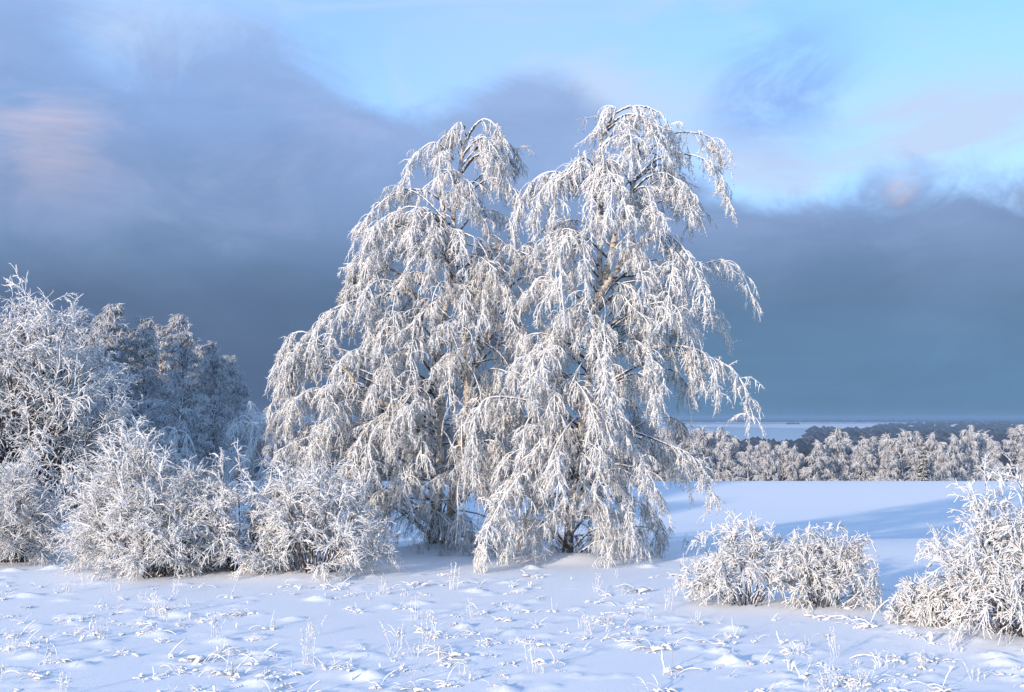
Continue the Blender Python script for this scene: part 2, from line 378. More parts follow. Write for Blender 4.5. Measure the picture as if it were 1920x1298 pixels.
def weeping_birch(name, label, base_px, d0, stems, boughs, crown, n_shell, n_back, n_infill):
    b0 = world(*base_px, d0); root = empty(name, (b0[0], b0[1], gz(b0[0], b0[1]) - 0.05))
    tag(root, label, 'birch tree', 'two big weeping birches')
    stem_lines = []
    for k, (pts, r0, r1, dep) in enumerate(stems):
        ln = px_path(pts, d0, dep, 44); stem_lines.append(ln)
        foot = pts[0][1] > 1000
        if foot: ln[0, 2] = min(ln[0, 2], gz(ln[0, 0], ln[0, 1]) - 0.12)
        a = Acc(); rad = np.linspace(r0, r1, 44)[None] * (1 + 0.35 * np.exp(-np.linspace(0, 1, 44) * 25) * foot); a.tubes(ln[None] + rng.normal(scale=0.008, size=(1, 44, 3)), rad, 10, 0.06)
        a.build('trunk' if k == 0 else 'stem', M_BARK, root)
    zz, lef, rig = crown                     # rows of the crown's outline: py, left px, right px
    lines = [(px_path(pts, d0, dep, 16), heavy) for pts, dep, heavy in boughs]
    allp = np.concatenate(stem_lines[:3]); spx = 960 + allp[:, 0] / allp[:, 1] * F; spy = HY - (allp[:, 2] - CH) / allp[:, 1] * F
    def arch_bough(py, u, side):
        """a bough from a stem out to a point of the crown's shell and down"""
        l, r = np.interp(py, zz, lef), np.interp(py, zz, rig); half = (r - l) / 2; px = (l + r) / 2 + u * half
        dep = side * math.sqrt(1 - u * u) * half / F * d0 * 0.75 * rng.uniform(0.55, 1.0)
        i = np.argmin(np.abs(spy - (py + 35 + 0.28 * np.abs(px - spx))) + 0.25 * np.abs(px - spx)); out = np.sign(px - spx[i]); hang = rng.uniform(25, 65)
        k = px - spx[i]
        pts = [(spx[i], spy[i]), (spx[i] + 0.55 * k, py + 0.35 * (spy[i] - py) - 6), (px, py), (px + out * rng.uniform(15, 38), py + 0.4 * hang), (px + out * rng.uniform(25, 60), py + hang)]
        return px_path(pts, d0, dep, 16, allp[i, 1])
    q = np.interp(np.linspace(zz[0], zz[-1], 60), zz, rig - lef); cum = np.cumsum(q) / q.sum()
    for k in range(n_shell):
        py = np.interp((k + rng.uniform()) / n_shell, cum, np.linspace(zz[0], zz[-1], 60)); lines.append((arch_bough(py, rng.uniform(-0.95, 0.95), -1), rng.uniform(0.6, 1.1)))
    for ln, heavy in lines:
        L = np.linalg.norm(np.diff(ln, axis=0), axis=1).sum()
        a = Acc(); r0 = min(0.012 + 0.011 * L, 0.034); a.tubes(ln[None], np.interp(np.linspace(0, 1, 16), [0, 0.6, 1], [r0, 0.009, 0.005])[None], 6, 0.18)
        br = a.build('branch', M_LIMB, root)
        wood, rime = Acc(), Acc()
        tt = np.linspace(0, 1, 12) * 0.999 * (0.999 - 0.34) + 0.34; outer, _ = sample(ln[None], np.zeros(12, int), tt)
        rime.tubes(outer[None] + np.array([0, 0, 0.006]), (np.interp(tt, [0, 0.6, 1], [r0, 0.009, 0.006]) + np.interp(tt, [0.34, 0.5, 1], [-0.004, 0.002, 0.002]))[None], 6, 0.25, True)
        spray(wood, rime, ln[None], 15 * heavy + 7, 0.40, 5.6, 0.20, 0.0082, 0.0050 + 0.0024 * heavy, s0=0.26, twig=4.6, dense_tip=1.0)
        tw = rime.build('frosted_twigs', M_RIME, None, origin=br.location + root.location)
        tw.parent = br; tag(tw, kind='stuff')
    # inner and far-side boughs, thin and sparsely rimed
    u = rng.uniform(size=n_infill) ** 0.8; pyv = zz[0] + (zz[-1] - zz[0]) * u
    cxs = np.interp(pyv, zz, (lef + rig) / 2); rs = np.interp(pyv, zz, (rig - lef) / 2) / F * d0
    az = rng.uniform(0, 2 * np.pi, n_infill); rl = rs * rng.uniform(0.45, 0.95, n_infill)
    st0 = np.stack([(cxs - 960) / F * d0, np.full(n_infill, d0), CH + (HY - pyv) / F * d0], axis=-1)
    # root each on the nearest stem
    allq = np.concatenate(stem_lines[:2])
    for i in range(n_infill):
        st0[i] = allq[np.argmin(np.abs(allq[:, 2] - (st0[i, 2] - 0.25 * rl[i])) + 0.15 * np.abs(allq[:, 0] - st0[i, 0]) + rng.uniform(0, 0.3, len(allq)))]
    el = np.interp(pyv, [zz[0], zz[-1]], [1.0, 0.1]) * rng.uniform(0.5, 1.2, n_infill)
    dirs = np.stack([np.cos(az), np.sin(az), el], axis=-1)
    ln = droop(st0, dirs, rl * 1.35 + 0.25, 12, np.interp(pyv, [zz[0], zz[-1]], [0.24, 0.13]), 0.07)
    ln[:, :, 2] = np.maximum(ln[:, :, 2], 0.12)
    back = np.array([arch_bough(np.interp(rng.uniform(), cum, np.linspace(zz[0], zz[-1], 60)), rng.uniform(-0.97, 0.97), 1) for k in range(n_back)])
    a = Acc(); a.tubes(ln, taper(n_infill, 12, 0.010 + 0.009 * rl, 0.006), 5, 0.15); a.tubes(back, taper(n_back, 16, 0.022, 0.006), 5, 0.15)
    br = a.build('inner_branches', M_LIMB, root); tag(br, kind='stuff')
    wood, rime = Acc(), Acc()
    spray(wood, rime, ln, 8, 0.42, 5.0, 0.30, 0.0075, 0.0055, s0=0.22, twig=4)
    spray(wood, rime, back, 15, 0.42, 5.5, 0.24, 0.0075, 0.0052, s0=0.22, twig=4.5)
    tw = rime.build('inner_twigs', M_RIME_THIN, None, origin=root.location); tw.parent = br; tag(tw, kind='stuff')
    return root

LEFT_STEMS = [
    ([(812, 1032), (822, 900), (826, 760), (822, 660), (848, 500), (852, 380), (872, 270), (890, 236)], 0.105, 0.02, 0.0),
    ([(838, 1026), (856, 890), (874, 760), (876, 690), (868, 600), (850, 520), (838, 430), (818, 330)], 0.10, 0.02, -0.5),
    ([(874, 720), (900, 660), (940, 560), (985, 470), (1015, 430)], 0.06, 0.02, 0.5),
    ([(832, 600), (790, 560), (760, 548)], 0.05, 0.025, -0.4),
    ([(774, 778), (710, 752), (671, 732), (654, 700), (620, 672)], 0.06, 0.022, -0.5),
    ([(826, 790), (800, 785), (774, 778)], 0.065, 0.06, 0.0),
]
LEFT_BOUGHS = [
    ([(872, 270), (890, 236), (913, 224), (938, 250), (948, 310)], -0.3, 1.0), ([(876, 262), (868, 232), (850, 240), (842, 285)], -0.2, 0.8),
    ([(868, 290), (895, 262), (915, 262), (920, 310)], -0.8, 1.0),
    ([(851, 300), (830, 275), (806, 269), (772, 300), (754, 350)], -0.3, 1.0), ([(848, 330), (838, 290), (826, 290), (822, 345)], -0.9, 0.9),
    ([(850, 380), (868, 340), (880, 345), (884, 400)], -0.9, 0.8), ([(852, 400), (800, 358), (739, 364), (690, 405), (663, 460)], -0.2, 1.0),
    ([(845, 420), (780, 400), (735, 400), (700, 430), (682, 475)], -0.9, 1.0), ([(846, 440), (800, 395), (783, 395), (768, 442)], -1.0, 1.0),
    ([(850, 480), (830, 430), (815, 428), (806, 510)], -1.1, 1.2), ([(850, 490), (850, 436), (862, 440), (870, 505)], -1.2, 1.0),
    ([(840, 500), (791, 457), (713, 468), (690, 490), (680, 540)], -0.4, 1.0), ([(845, 490), (740, 470), (672, 484), (655, 520), (658, 560)], 0.3, 1.0),
    ([(832, 540), (800, 515), (770, 512), (745, 540), (735, 590)], -0.6, 0.9),
    ([(760, 548), (700, 555), (620, 582), (592, 612), (584, 660)], -0.6, 1.1), ([(760, 548), (680, 560), (640, 580), (618, 640)], -1.0, 1.0),
    ([(745, 546), (722, 548), (712, 580), (716, 625)], -0.6, 1.1), ([(750, 548), (705, 560), (690, 600), (692, 650)], -0.9, 1.1),
    ([(640, 690), (600, 640), (561, 622), (535, 645), (520, 700)], -0.2, 1.0), ([(620, 672), (579, 661), (540, 672), (522, 710), (508, 770)], -0.3, 1.1),
    ([(650, 700), (610, 690), (570, 710), (550, 760), (548, 800)], -0.6, 0.9), ([(671, 732), (640, 722), (618, 742), (620, 796)], -0.4, 0.7),
    ([(875, 640), (895, 540), (913, 511), (945, 530), (958, 600)], -1.3, 1.2), ([(880, 620), (885, 540), (872, 545), (868, 615)], -1.4, 1.2),
    ([(895, 540), (920, 515), (905, 545), (905, 600)], -1.4, 1.0),
    ([(855, 440), (890, 400), (925, 395), (953, 412), (965, 460)], 0.6, 0.7), ([(858, 380), (900, 330), (935, 325), (955, 360)], 0.4, 0.8),
    ([(960, 520), (975, 470), (1000, 455), (1010, 500)], 0.4, 0.7), ([(1000, 450), (1030, 420), (1050, 430), (1055, 490)], 0.5, 0.7),
    ([(825, 720), (780, 660), (746, 660), (732, 700), (735, 762)], -1.3, 1.1), ([(826, 700), (800, 640), (775, 640), (770, 700)], -1.2, 0.9),
    ([(870, 720), (855, 680), (842, 682), (844, 764)], -1.2, 0.9),
    ([(820, 800), (770, 775), (728, 773), (690, 800), (664, 850), (676, 905)], -1.5, 1.2), ([(820, 810), (760, 790), (715, 790), (690, 840), (700, 890)], -1.8, 1.0),
    ([(826, 850), (805, 820), (790, 822), (792, 880)], -1.5, 0.9), ([(826, 880), (770, 868), (753, 876), (758, 936)], -1.5, 0.9),
    ([(872, 800), (880, 765), (868, 775), (866, 850), (880, 900)], -1.4, 1.0), ([(870, 790), (905, 745), (930, 745), (945, 790), (940, 850)], -1.2, 1.1),
    ([(880, 760), (915, 720), (945, 735), (960, 800)], -0.9, 0.9), ([(860, 880), (900, 832), (930, 832), (930, 890)], -1.3, 0.8),
    ([(770, 778), (700, 790), (632, 806), (560, 826), (512, 852)], 0.1, 0.7), ([(800, 850), (700, 840), (610, 850), (560, 880)], 0.4, 0.6),
    ([(810, 900), (740, 890), (690, 905), (660, 960)], -0.6, 0.6), ([(815, 940), (760, 935), (715, 965), (705, 1020)], -0.5, 0.7),
    ([(860, 930), (890, 905), (915, 925), (920, 985)], -0.8, 0.7), ([(820, 930), (855, 960), (870, 985), (880, 1020)], -0.9, 0.4),
]
LEFT_CROWN = (np.array([238, 290, 340, 400, 450, 500, 560, 620, 680, 740, 790, 850, 900, 960, 1000.]), np.array([855, 775, 760, 705, 680, 672, 650, 575, 545, 530, 540, 590, 640, 680, 720.]),
              np.array([925, 945, 960, 975, 1000, 1005, 1005, 1000, 1000, 990, 980, 960, 950, 930, 900.]))
weeping_birch('weeping_birch', 'broad frost-covered weeping birch with two stems, left of the big pair', (820, 1032), 21.6, LEFT_STEMS, LEFT_BOUGHS, LEFT_CROWN, 68, 46, 50)

RIGHT_STEMS = [
    ([(1064, 1052), (1068, 980), (1080, 900), (1090, 800), (1104, 700), (1118, 590), (1124, 480), (1122, 370), (1128, 256), (1150, 214)], 0.095, 0.018, 0.0),
    ([(1122, 550), (1135, 520), (1148, 470), (1160, 420), (1184, 361), (1195, 310), (1215, 290)], 0.075, 0.022, 0.3),
    ([(1122, 560), (1150, 515), (1199, 462), (1225, 446)], 0.06, 0.025, -0.9),
    ([(1112, 650), (1180, 660), (1250, 649)], 0.045, 0.022, -0.3),
]
RIGHT_BOUGHS = [
    ([(1128, 256), (1155, 212), (1199, 199), (1243, 217), (1262, 255), (1269, 292)], -0.2, 1.2), ([(1140, 230), (1155, 203), (1130, 210), (1119, 252)], -0.1, 0.9),
    ([(1135, 240), (1175, 215), (1215, 225), (1235, 280)], -0.8, 1.2), ([(1132, 250), (1160, 230), (1180, 245), (1185, 300)], -0.9, 1.0),
    ([(1195, 310), (1225, 275), (1273, 248), (1325, 255), (1342, 270), (1351, 292)], 0.3, 1.0), ([(1190, 335), (1230, 300), (1273, 288), (1325, 300), (1348, 330), (1361, 370)], 0.1, 1.1),
    ([(1184, 361), (1215, 332), (1250, 326), (1285, 355), (1305, 410)], -0.7, 1.1), ([(1188, 340), (1230, 310), (1260, 320), (1275, 370)], 0.6, 0.9),
    ([(1122, 325), (1103, 298), (1081, 302), (1055, 340), (1034, 408)], -0.5, 1.1), ([(1122, 360), (1095, 346), (1040, 322), (999, 340), (975, 385), (962, 446)], -0.1, 1.1),
    ([(1120, 370), (1060, 340), (1020, 350), (1000, 410)], -0.6, 0.9),
    ([(1124, 400), (1130, 325), (1145, 325), (1165, 360), (1178, 420)], -1.2, 1.4), ([(1124, 400), (1122, 325), (1112, 345), (1106, 415)], -1.1, 1.2),
    ([(1124, 395), (1140, 330), (1148, 350), (1142, 410)], -1.4, 1.2), ([(1160, 420), (1190, 360), (1215, 355), (1225, 410)], -0.9, 0.9),
    ([(1123, 500), (1085, 445), (1066, 440), (1050, 480), (1056, 580)], -1.3, 1.3), ([(1123, 505), (1090, 450), (1095, 470), (1098, 565)], -1.2, 1.1),
    ([(1123, 520), (1070, 455), (1045, 475), (1042, 540)], -0.9, 1.0),
    ([(1225, 446), (1251, 440), (1285, 470), (1308, 515), (1322, 562)], -1.0, 1.4), ([(1205, 458), (1235, 445), (1262, 480), (1255, 540), (1250, 600)], -1.3, 1.2),
    ([(1215, 450), (1250, 445), (1280, 500), (1278, 620)], -0.6, 1.0), ([(1180, 478), (1190, 470), (1200, 500), (1212, 560)], -1.3, 0.8),
    ([(1150, 520), (1250, 510), (1310, 498), (1354, 488), (1390, 510), (1415, 572)], 1.0, 0.8), ([(1130, 560), (1230, 590), (1295, 577), (1340, 584), (1365, 639)], 0.8, 0.7),
    ([(1115, 640), (1108, 600), (1122, 595), (1135, 640), (1132, 700)], -1.3, 1.2), ([(1112, 660), (1095, 610), (1105, 612), (1128, 680), (1146, 757)], -1.5, 1.4),
    ([(1108, 680), (1060, 640), (1015, 648), (992, 680), (998, 742)], -1.2, 1.2), ([(1106, 700), (1050, 650), (1022, 660), (1010, 720)], -1.4, 1.1),
    ([(1250, 649), (1290, 652), (1323, 666), (1376, 695), (1400, 740), (1416, 800)], -0.3, 1.2), ([(1200, 655), (1280, 650), (1330, 672), (1345, 740)], -0.5, 0.9),
    ([(1112, 655), (1163, 643), (1205, 665), (1230, 700), (1241, 757)], -0.9, 1.1), ([(1225, 650), (1265, 652), (1295, 690), (1290, 750)], -0.1, 0.8),
    ([(1098, 770), (1065, 720), (1078, 715), (1108, 760), (1122, 838)], -1.5, 1.3), ([(1096, 780), (1050, 718), (1040, 730), (1040, 780)], -1.2, 0.9),
    ([(1094, 790), (1100, 740), (1125, 760), (1145, 830)], -1.3, 1.2),
    ([(1092, 800), (1020, 760), (950, 745), (905, 752), (888, 800), (887, 868)], -0.5, 1.1), ([(1088, 830), (1020, 800), (985, 804), (980, 860)], -1.0, 0.8),
    ([(1082, 900), (1055, 830), (1030, 830), (985, 880), (944, 935), (915, 990), (902, 1050)], -1.8, 1.4), ([(1082, 900), (1060, 840), (1045, 850), (1050, 925)], -1.7, 1.2),
    ([(1078, 930), (1030, 880), (990, 900), (965, 960), (955, 1020)], -1.5, 1.1), ([(1080, 920), (1015, 870), (960, 900), (930, 970)], -0.9, 0.9),
    ([(1094, 830), (1140, 800), (1175, 820), (1200, 855), (1212, 890)], -1.0, 1.1), ([(1098, 800), (1181, 808), (1252, 834), (1305, 862), (1325, 895), (1336, 940)], 0.1, 1.1),
    ([(1100, 820), (1190, 820), (1250, 850), (1285, 905)], 0.5, 0.8), ([(1085, 920), (1130, 890), (1163, 915), (1178, 965), (1182, 1016)], -1.0, 1.1),
    ([(1080, 960), (1150, 960), (1195, 1000), (1215, 1045)], -0.7, 0.8), ([(1078, 970), (1110, 970), (1135, 1010), (1140, 1050)], -1.1, 0.7),
    ([(1072, 990), (1040, 965), (1010, 985), (995, 1035)], -0.9, 0.7), ([(1078, 940), (1160, 930), (1220, 955), (1250, 1000)], 0.6, 0.7),
    ([(1085, 880), (1150, 870), (1215, 890), (1240, 940)], -0.3, 0.7),
]
RIGHT_CROWN = (np.array([215, 270, 330, 380, 440, 500, 560, 620, 680, 740, 800, 850, 900, 960, 1005.]), np.array([1140, 1125, 1010, 985, 980, 1000, 1005, 1000, 990, 950, 925, 930, 925, 925, 950.]),
               np.array([1230, 1310, 1320, 1290, 1260, 1290, 1290, 1290, 1300, 1290, 1260, 1270, 1240, 1225, 1190.]))
weeping_birch('weeping_birch', 'tall frost-covered weeping birch with one stem, right of the big pair', (1064, 1052), 20.0, RIGHT_STEMS, RIGHT_BOUGHS, RIGHT_CROWN, 54, 34, 42)

# ------------------------------------------------------------------ shrubs
def shrub(name, label, cat, group, px0, px1, top, base, d, depth=None, n_stem=46, n_sub=9, n_tw=9, tw_len=0.19, r_tw=0.0066, pads=0.34,
          spread=0.35, arch=0.10, lean=0.0, r_stem=0.016, mat=None, up=0.16, s_in=0.35, sub_len=0.40, fuzz=0.36, fill=0.72, n_fine=2.2, bend=(0.0, 0.40)):
    """many-stemmed shrub: stems fan out of the foot to a dome-shaped envelope, branchlets, rimed twigs and pads of snow"""
    cx = ((px0 + px1) / 2 - 960) / F * d; rx = (px1 - px0) / 2 / F * d; g0 = gz(cx, d)
    H = CH + (HY - top) / F * d - g0; ry = depth or rx * 0.8
    root = empty(name, (cx, d, g0)); tag(root, label, cat, group)
    az = rng.uniform(0, 2 * np.pi, n_stem); tilt = np.arccos(rng.uniform(0.02, 1.0, n_stem))       # even over the dome
    end = np.stack([np.sin(tilt) * np.cos(az) * rx + lean * H, np.sin(tilt) * np.sin(az) * ry, (np.cos(tilt) * 0.9 + 0.1) * H], axis=-1)
    end *= rng.uniform(fill, 1.0, n_stem)[:, None]; end[:, 2] = np.maximum(end[:, 2], 0.12)
    st = np.stack([end[:, 0] * spread * rng.uniform(0.2, 1, n_stem), end[:, 1] * spread * rng.uniform(0.2, 1, n_stem), np.full(n_stem, -0.08)], axis=-1)
    st[:, 2] += np.array([gz(cx + a, d + b) for a, b in st[:, :2]]) - g0
    t = np.linspace(0, 1, 10)[None, :, None]; c1 = st + (end - st) * 0.5 + np.stack([np.zeros(n_stem), np.zeros(n_stem), H * arch * rng.uniform(0.2, 1.6, n_stem)], axis=-1)
    ln = (1 - t) ** 2 * st[:, None] + 2 * t * (1 - t) * c1[:, None] + t * t * end[:, None]
    ln[:, 1:-1] += rng.normal(scale=0.018 * H, size=(n_stem, 8, 3)) * 0.6
    a = Acc(); a.tubes(ln, taper(n_stem, 10, r_stem * rng.uniform(0.6, 1.3, n_stem), r_stem * 0.4), 5, 0.15)
    stems = a.build('stems', M_STEM, root, origin=(0, 0, 0)); tag(stems, kind='stuff')
    w1 = np.repeat(np.arange(n_stem), n_sub); m = len(w1)
    p, tt = sample(ln, w1, rng.uniform(s_in, 1.0, m))
    d1 = unit(tt * 0.9 + rng.normal(scale=fuzz * 1.25, size=(m, 3)) + np.array([0, 0, up * 0.4]))
    sub = droop(p, d1, sub_len * H / 2 * rng.uniform(0.4, 1.1, m), 6, rng.uniform(0.0, 0.26, m), 0.12)
    def inside(p):
        """draw stray shoots back towards the outline"""
        rho = np.sqrt(((p[..., 0] - lean * p[..., 2]) / rx) ** 2 + (p[..., 1] / ry) ** 2 + (p[..., 2] / H) ** 2)
        return p * np.where(rho > 1.05, (1.05 + 0.09 * np.tanh((rho - 1.05) / 0.09)) / np.maximum(rho, 0.01), 1.0)[..., None]
    sub = inside(sub); sub[:, :, 2] = np.maximum(sub[:, :, 2], 0.03)
    r = Acc(); r.tubes(sub, taper(m, 6, r_tw * 1.0, r_tw * 0.7), 3, 0.25)
    w2 = np.repeat(np.arange(m), rng.poisson(n_tw, m)); k = len(w2)
    p2, t2 = sample(sub, w2, rng.uniform(0.15, 1.0, k))
    d2 = unit(t2 * 0.9 + rng.normal(scale=fuzz * 1.2, size=(k, 3)) + np.array([0, 0, up]))
    tw = droop(p2, d2, tw_len * rng.uniform(0.35, 1.25, k), 4, rng.uniform(*bend, k), 0.15)
    tw = inside(tw)
    r.tubes(tw, taper(k, 4, r_tw * rng.uniform(0.7, 1.2, k), r_tw * 0.8), 3 if n_fine else 5, 0.3, True)
    w3 = np.repeat(np.arange(k), rng.poisson(n_fine, k)); q = len(w3)
    p3, t3 = sample(tw, w3, rng.uniform(0.2, 1, q)); d3 = unit(t3 * 0.8 + unit(rng.normal(size=(q, 3))) * 0.8 + np.array([0, 0, 0.15]))
    r.tubes(np.stack([p3, p3 + d3 * (tw_len * rng.uniform(0.12, 0.38, q))[:, None]], axis=1), taper(q, 2, r_tw * 0.9, 0), 3, 0.2)
    tag(r.build('frosted_twigs', mat or M_RIME_SHRUB, root, origin=(0, 0, 0)), kind='stuff')
    if pads:
        sel = rng.choice(m, int(m * min(pads * 1.3, 0.9)), replace=False); ns = len(sel)
        s0 = rng.uniform(0.9, 2.0, ns)[:, None] * r_tw * 1.3
        st_ = rng.uniform(0.1, 0.45, ns); en_ = st_ + rng.uniform(0.25, 0.55, ns)
        uu = (st_[:, None] + (en_ - st_)[:, None] * np.linspace(0, 1, 7)[None]).clip(0, 0.999)
        pa = np.stack([sample(sub, sel, uu[:, c])[0] for c in range(7)], axis=1) + np.array([0, 0, 1.0]) * s0[:, :, None] * 0.5 + rng.normal(scale=0.22, size=(ns, 7, 3)) * s0[:, :, None]
        pr = np.array([0.25, 0.8, 1.0, 0.85, 1.0, 0.85, 0.1])[None] * s0 * rng.uniform(0.75, 1.25, (ns, 7))
        s = Acc(); s.tubes(pa, pr, 5, 0.2, True)
        tag(s.build('snow_pads', M_SNOWPAD, root, origin=(0, 0, 0)), kind='stuff')
    return root

LS = 'frosted shrubs along the left of the big birches'
second = shrub('frosted_shrub', 'tall frosted shrub with upright twigs, second from the left edge', 'shrub', LS, 120, 420, 798, 1084, 18.3, n_stem=70, tw_len=0.26)
shrub('frosted_shrub', 'frosted shrub with twigs trailing on the snow, third from the left edge', 'shrub', LS, 170, 400, 900, 1090, 17.6, n_stem=46, depth=0.7, pads=0.4)
shrub('frosted_shrub', 'dense frosted shrub with dark gaps at its foot, middle of the left row', 'shrub', LS, 300, 590, 838, 1080, 18.3, n_stem=64, pads=0.4)
shrub('frosted_shrub', 'wide frosted shrub heavy with snow pads, nearest to the two birches', 'shrub', LS, 420, 748, 850, 1078, 18.0, n_stem=70, pads=0.45)
cp = second.copy(); COL.objects.link(cp); cx_ = (20 - 960) / F * 19.8; cp.location = (cx_, 19.8, gz(cx_, 19.8)); cp.rotation_euler = (0, 0, 2.3); cp.scale = (0.95, 0.95, 0.80)
tag(cp, 'low dense frosted shrub at the left picture edge, under the pale rounded tree')
for ch in second.children:
    c_ = ch.copy(); COL.objects.link(c_); c_.parent = cp
RS = 'frosted shrubs on the right of the foreground'
FING = dict(n_tw=8, r_tw=0.0064, n_fine=1.6, bend=(-0.05, 0.55), pads=0.22, s_in=0.42, fuzz=0.38)
shrub('frosted_shrub', 'small rounded frosted shrub left half of the pair before the open field', 'shrub', RS, 1280, 1520, 968, 1138, 15.0, n_stem=46, n_sub=7, tw_len=0.16, r_stem=0.011, **FING)
shrub('frosted_shrub', 'small frosted shrub leaning right, right half of the pair before the open field', 'shrub', RS, 1440, 1638, 980, 1140, 14.9, n_stem=42, n_sub=7, tw_len=0.19, r_stem=0.011, lean=0.12, **FING)
shrub('frosted_shrub', 'large frosted shrub with knobbly snow, cut by the right picture edge', 'shrub', RS, 1725, 2080, 872, 1195, 13.0, n_stem=78, n_sub=8, tw_len=0.16, r_stem=0.013, **{**FING, 'pads': 0.32, 's_in': 0.45})
shrub('frosted_shrub', 'low sprawling frosted shrub left of the large one at the right edge', 'shrub', RS, 1668, 1850, 1070, 1168, 13.8, n_stem=46, n_sub=7, tw_len=0.15, r_stem=0.011, arch=0.2, **{**FING, 'pads': 0.3})
# the big pale tree at the left edge and the small birch behind the shrubs
shrub('frosted_willow', 'large rounded pale frosted tree with fine fanning twigs at the left edge', 'tree', None, -190, 275, 540, 1010, 25.0, n_stem=215, n_sub=14, n_tw=5.4, tw_len=0.25, r_tw=0.0105, mat=M_RIME,
      pads=0, spread=0.10, arch=0.16, r_stem=0.035, up=0.08, sub_len=0.27, depth=2.4, s_in=0.45, fill=0.86, fuzz=0.38)

def small_weeper(name, label, px, top, d, width, n=26):
    cx = (px - 960) / F * d; g0 = float(terrain(cx, d)); H = CH + (HY - top) / F * d - g0
    root = empty(name, (cx, d, g0)); tag(root, label, 'birch tree')
    z = np.linspace(-0.1, 1, 14) * H; tr = np.stack([0.08 * np.sin(z), 0.05 * np.cos(z * 1.3), z], axis=-1)[None]
    a = Acc(); a.tubes(tr, taper(1, 14, 0.07, 0.015), 8, 0.08); a.build('trunk', M_BARK, root, origin=(0, 0, 0))
    s = rng.uniform(0.3, 1, n); p, _ = sample(tr, np.zeros(n, int), s); az = rng.uniform(0, 6.283, n)
    ln = droop(p, np.stack([np.cos(az), np.sin(az), np.full(n, 1.1)], axis=-1), width * (1.35 - s * 0.75) * rng.uniform(0.9, 1.5, n), 10, 0.26, 0.06)
    r = Acc(); r.tubes(ln, taper(n, 10, 0.02, 0.01), 4, 0.2); spray(None, r, ln, 9, 0.45, 5, 0.34, 0.012, 0.010, s0=0.25, twig=3)
    tag(r.build('crown', M_RIME, root, origin=(0, 0, 0)), kind='stuff')
small_weeper('young_weeping_birch', 'small bluish weeping birch behind the shrubs, left of the big birches', 470, 742, 32.0, 0.9)
small_weeper('young_weeping_birch', 'small frosted birch peeping over the shrubs beside the pale rounded tree', 325, 796, 30.0, 0.7, 18)

# ------------------------------------------------------------------ far birches, copse and spruces (shared meshes)
def birch_proto(seed, H=12.0, width=0.20, n_b=80, n_s=30, r_s=0.042, sl=0.85, rise=0.35, fall=0.20):
    global rng
    keep_rng = rng; rng = np.random.default_rng(seed)
    z = np.linspace(-0.02, 1, 12) * H; tr = np.stack([0.25 * np.sin(z * 0.5 + seed), 0.2 * np.cos(z * 0.4), z], axis=-1)[None]
    a = Acc(); a.tubes(tr, taper(1, 12, 0.16, 0.02), 6, 0.08)
    s = rng.uniform(0.10, 1.0, n_b) ** 0.9; p, _ = sample(tr, np.zeros(n_b, int), s); az = rng.uniform(0, 6.283, n_b)
    prof = np.interp(s, [0, 0.15, 0.45, 0.8, 1.0], [0.75, 1.0, 0.95, 0.6, 0.25]) * rng.uniform(0.6, 1.15, n_b)
    L = prof * width * H * 1.25
    ln = droop(p, np.stack([np.cos(az), np.sin(az), rise + s * 1.2], axis=-1), L, 8, fall, 0.06)
    a.tubes(ln, taper(n_b, 8, 0.045, 0.02), 3, 0.2)
    c = Acc(); w1 = np.repeat(np.arange(n_b), n_s); m = len(w1)
    q, t = sample(ln, w1, rng.uniform(0.25, 1, m) ** 0.7)
    d = unit(t * 0.6 + rng.normal(scale=0.5, size=(m, 3)) + np.array([0, 0, -0.1]))
    st = droop(q, d, sl * rng.uniform(0.4, 1.1, m), 5, 0.38, 0.12)
    c.tubes(st, np.array([0.55, 1.0, 0.9, 0.6, 0.1])[None] * (r_s * rng.uniform(0.6, 1.3, m))[:, None], 3, 0.35)
    o = (a.mesh('trunk', M_LIMB), c.mesh('crown', M_RIME_FAR)); rng = keep_rng
    return o
def spruce_proto(seed, H=12.0):
    global rng
    keep_rng = rng; rng = np.random.default_rng(seed)
    a = Acc(); z = np.linspace(-0.02, 1, 8) * H; tr = np.stack([z * 0, z * 0, z], axis=-1)[None]; a.tubes(tr, taper(1, 8, 0.18, 0.02), 6)
    c = Acc(); m = 900; s = rng.uniform(0.03, 0.99, m) ** 0.95; s = np.round(s * 26) / 26 + rng.normal(scale=0.006, size=m); s = np.clip(s, 0.03, 0.995)
    az = rng.uniform(0, 6.283, m); p = np.stack([s * 0, s * 0, s * H], axis=-1)
    L = (1 - s) ** 0.85 * H * 0.17 * rng.uniform(0.7, 1.15, m) + 0.12
    ln = droop(p, np.stack([np.cos(az), np.sin(az), np.full(m, 0.05)], axis=-1), L, 5, 0.16, 0.06); ln[:, -1, 2] += 0.08
    c.tubes(ln, np.array([0.5, 1.0, 0.95, 0.7, 0.1])[None] * (0.04 + 0.065 * L)[:, None], 4, 0.35)
    o = (a.mesh('trunk', M_LIMB), c.mesh('crown', M_SPRUCE)); rng = keep_rng
    return o
def place(name, proto, px, top, d, label, cat, group=None, sx=1.0, hm=None):
    x = (px - 960) / F * d; g0 = float(terrain(np.float64(x), np.float64(d))); H = CH + (HY - top) / F * d - g0
    k = H / 12.0; root = empty(name, (x, d, g0)); tag(root, label, cat, group)
    root.scale = (k * sx, k * sx, k); root.rotation_euler = (0, 0, rng.uniform(0, 6.28))
    for nm, me in zip(('trunk', 'crown'), proto):
        o = bpy.data.objects.new(nm, me); COL.objects.link(o); o.parent = root
        if nm == 'crown': o['kind'] = 'stuff'
    return root
PB = [birch_proto(s, width=wd) for s, wd in ((11, 0.19), (12, 0.22), (13, 0.16))]
PC = [birch_proto(s, width=wd, n_b=130, n_s=36, r_s=0.027, sl=0.55, rise=1.5, fall=0.24) for s, wd in ((22, 0.16),)]
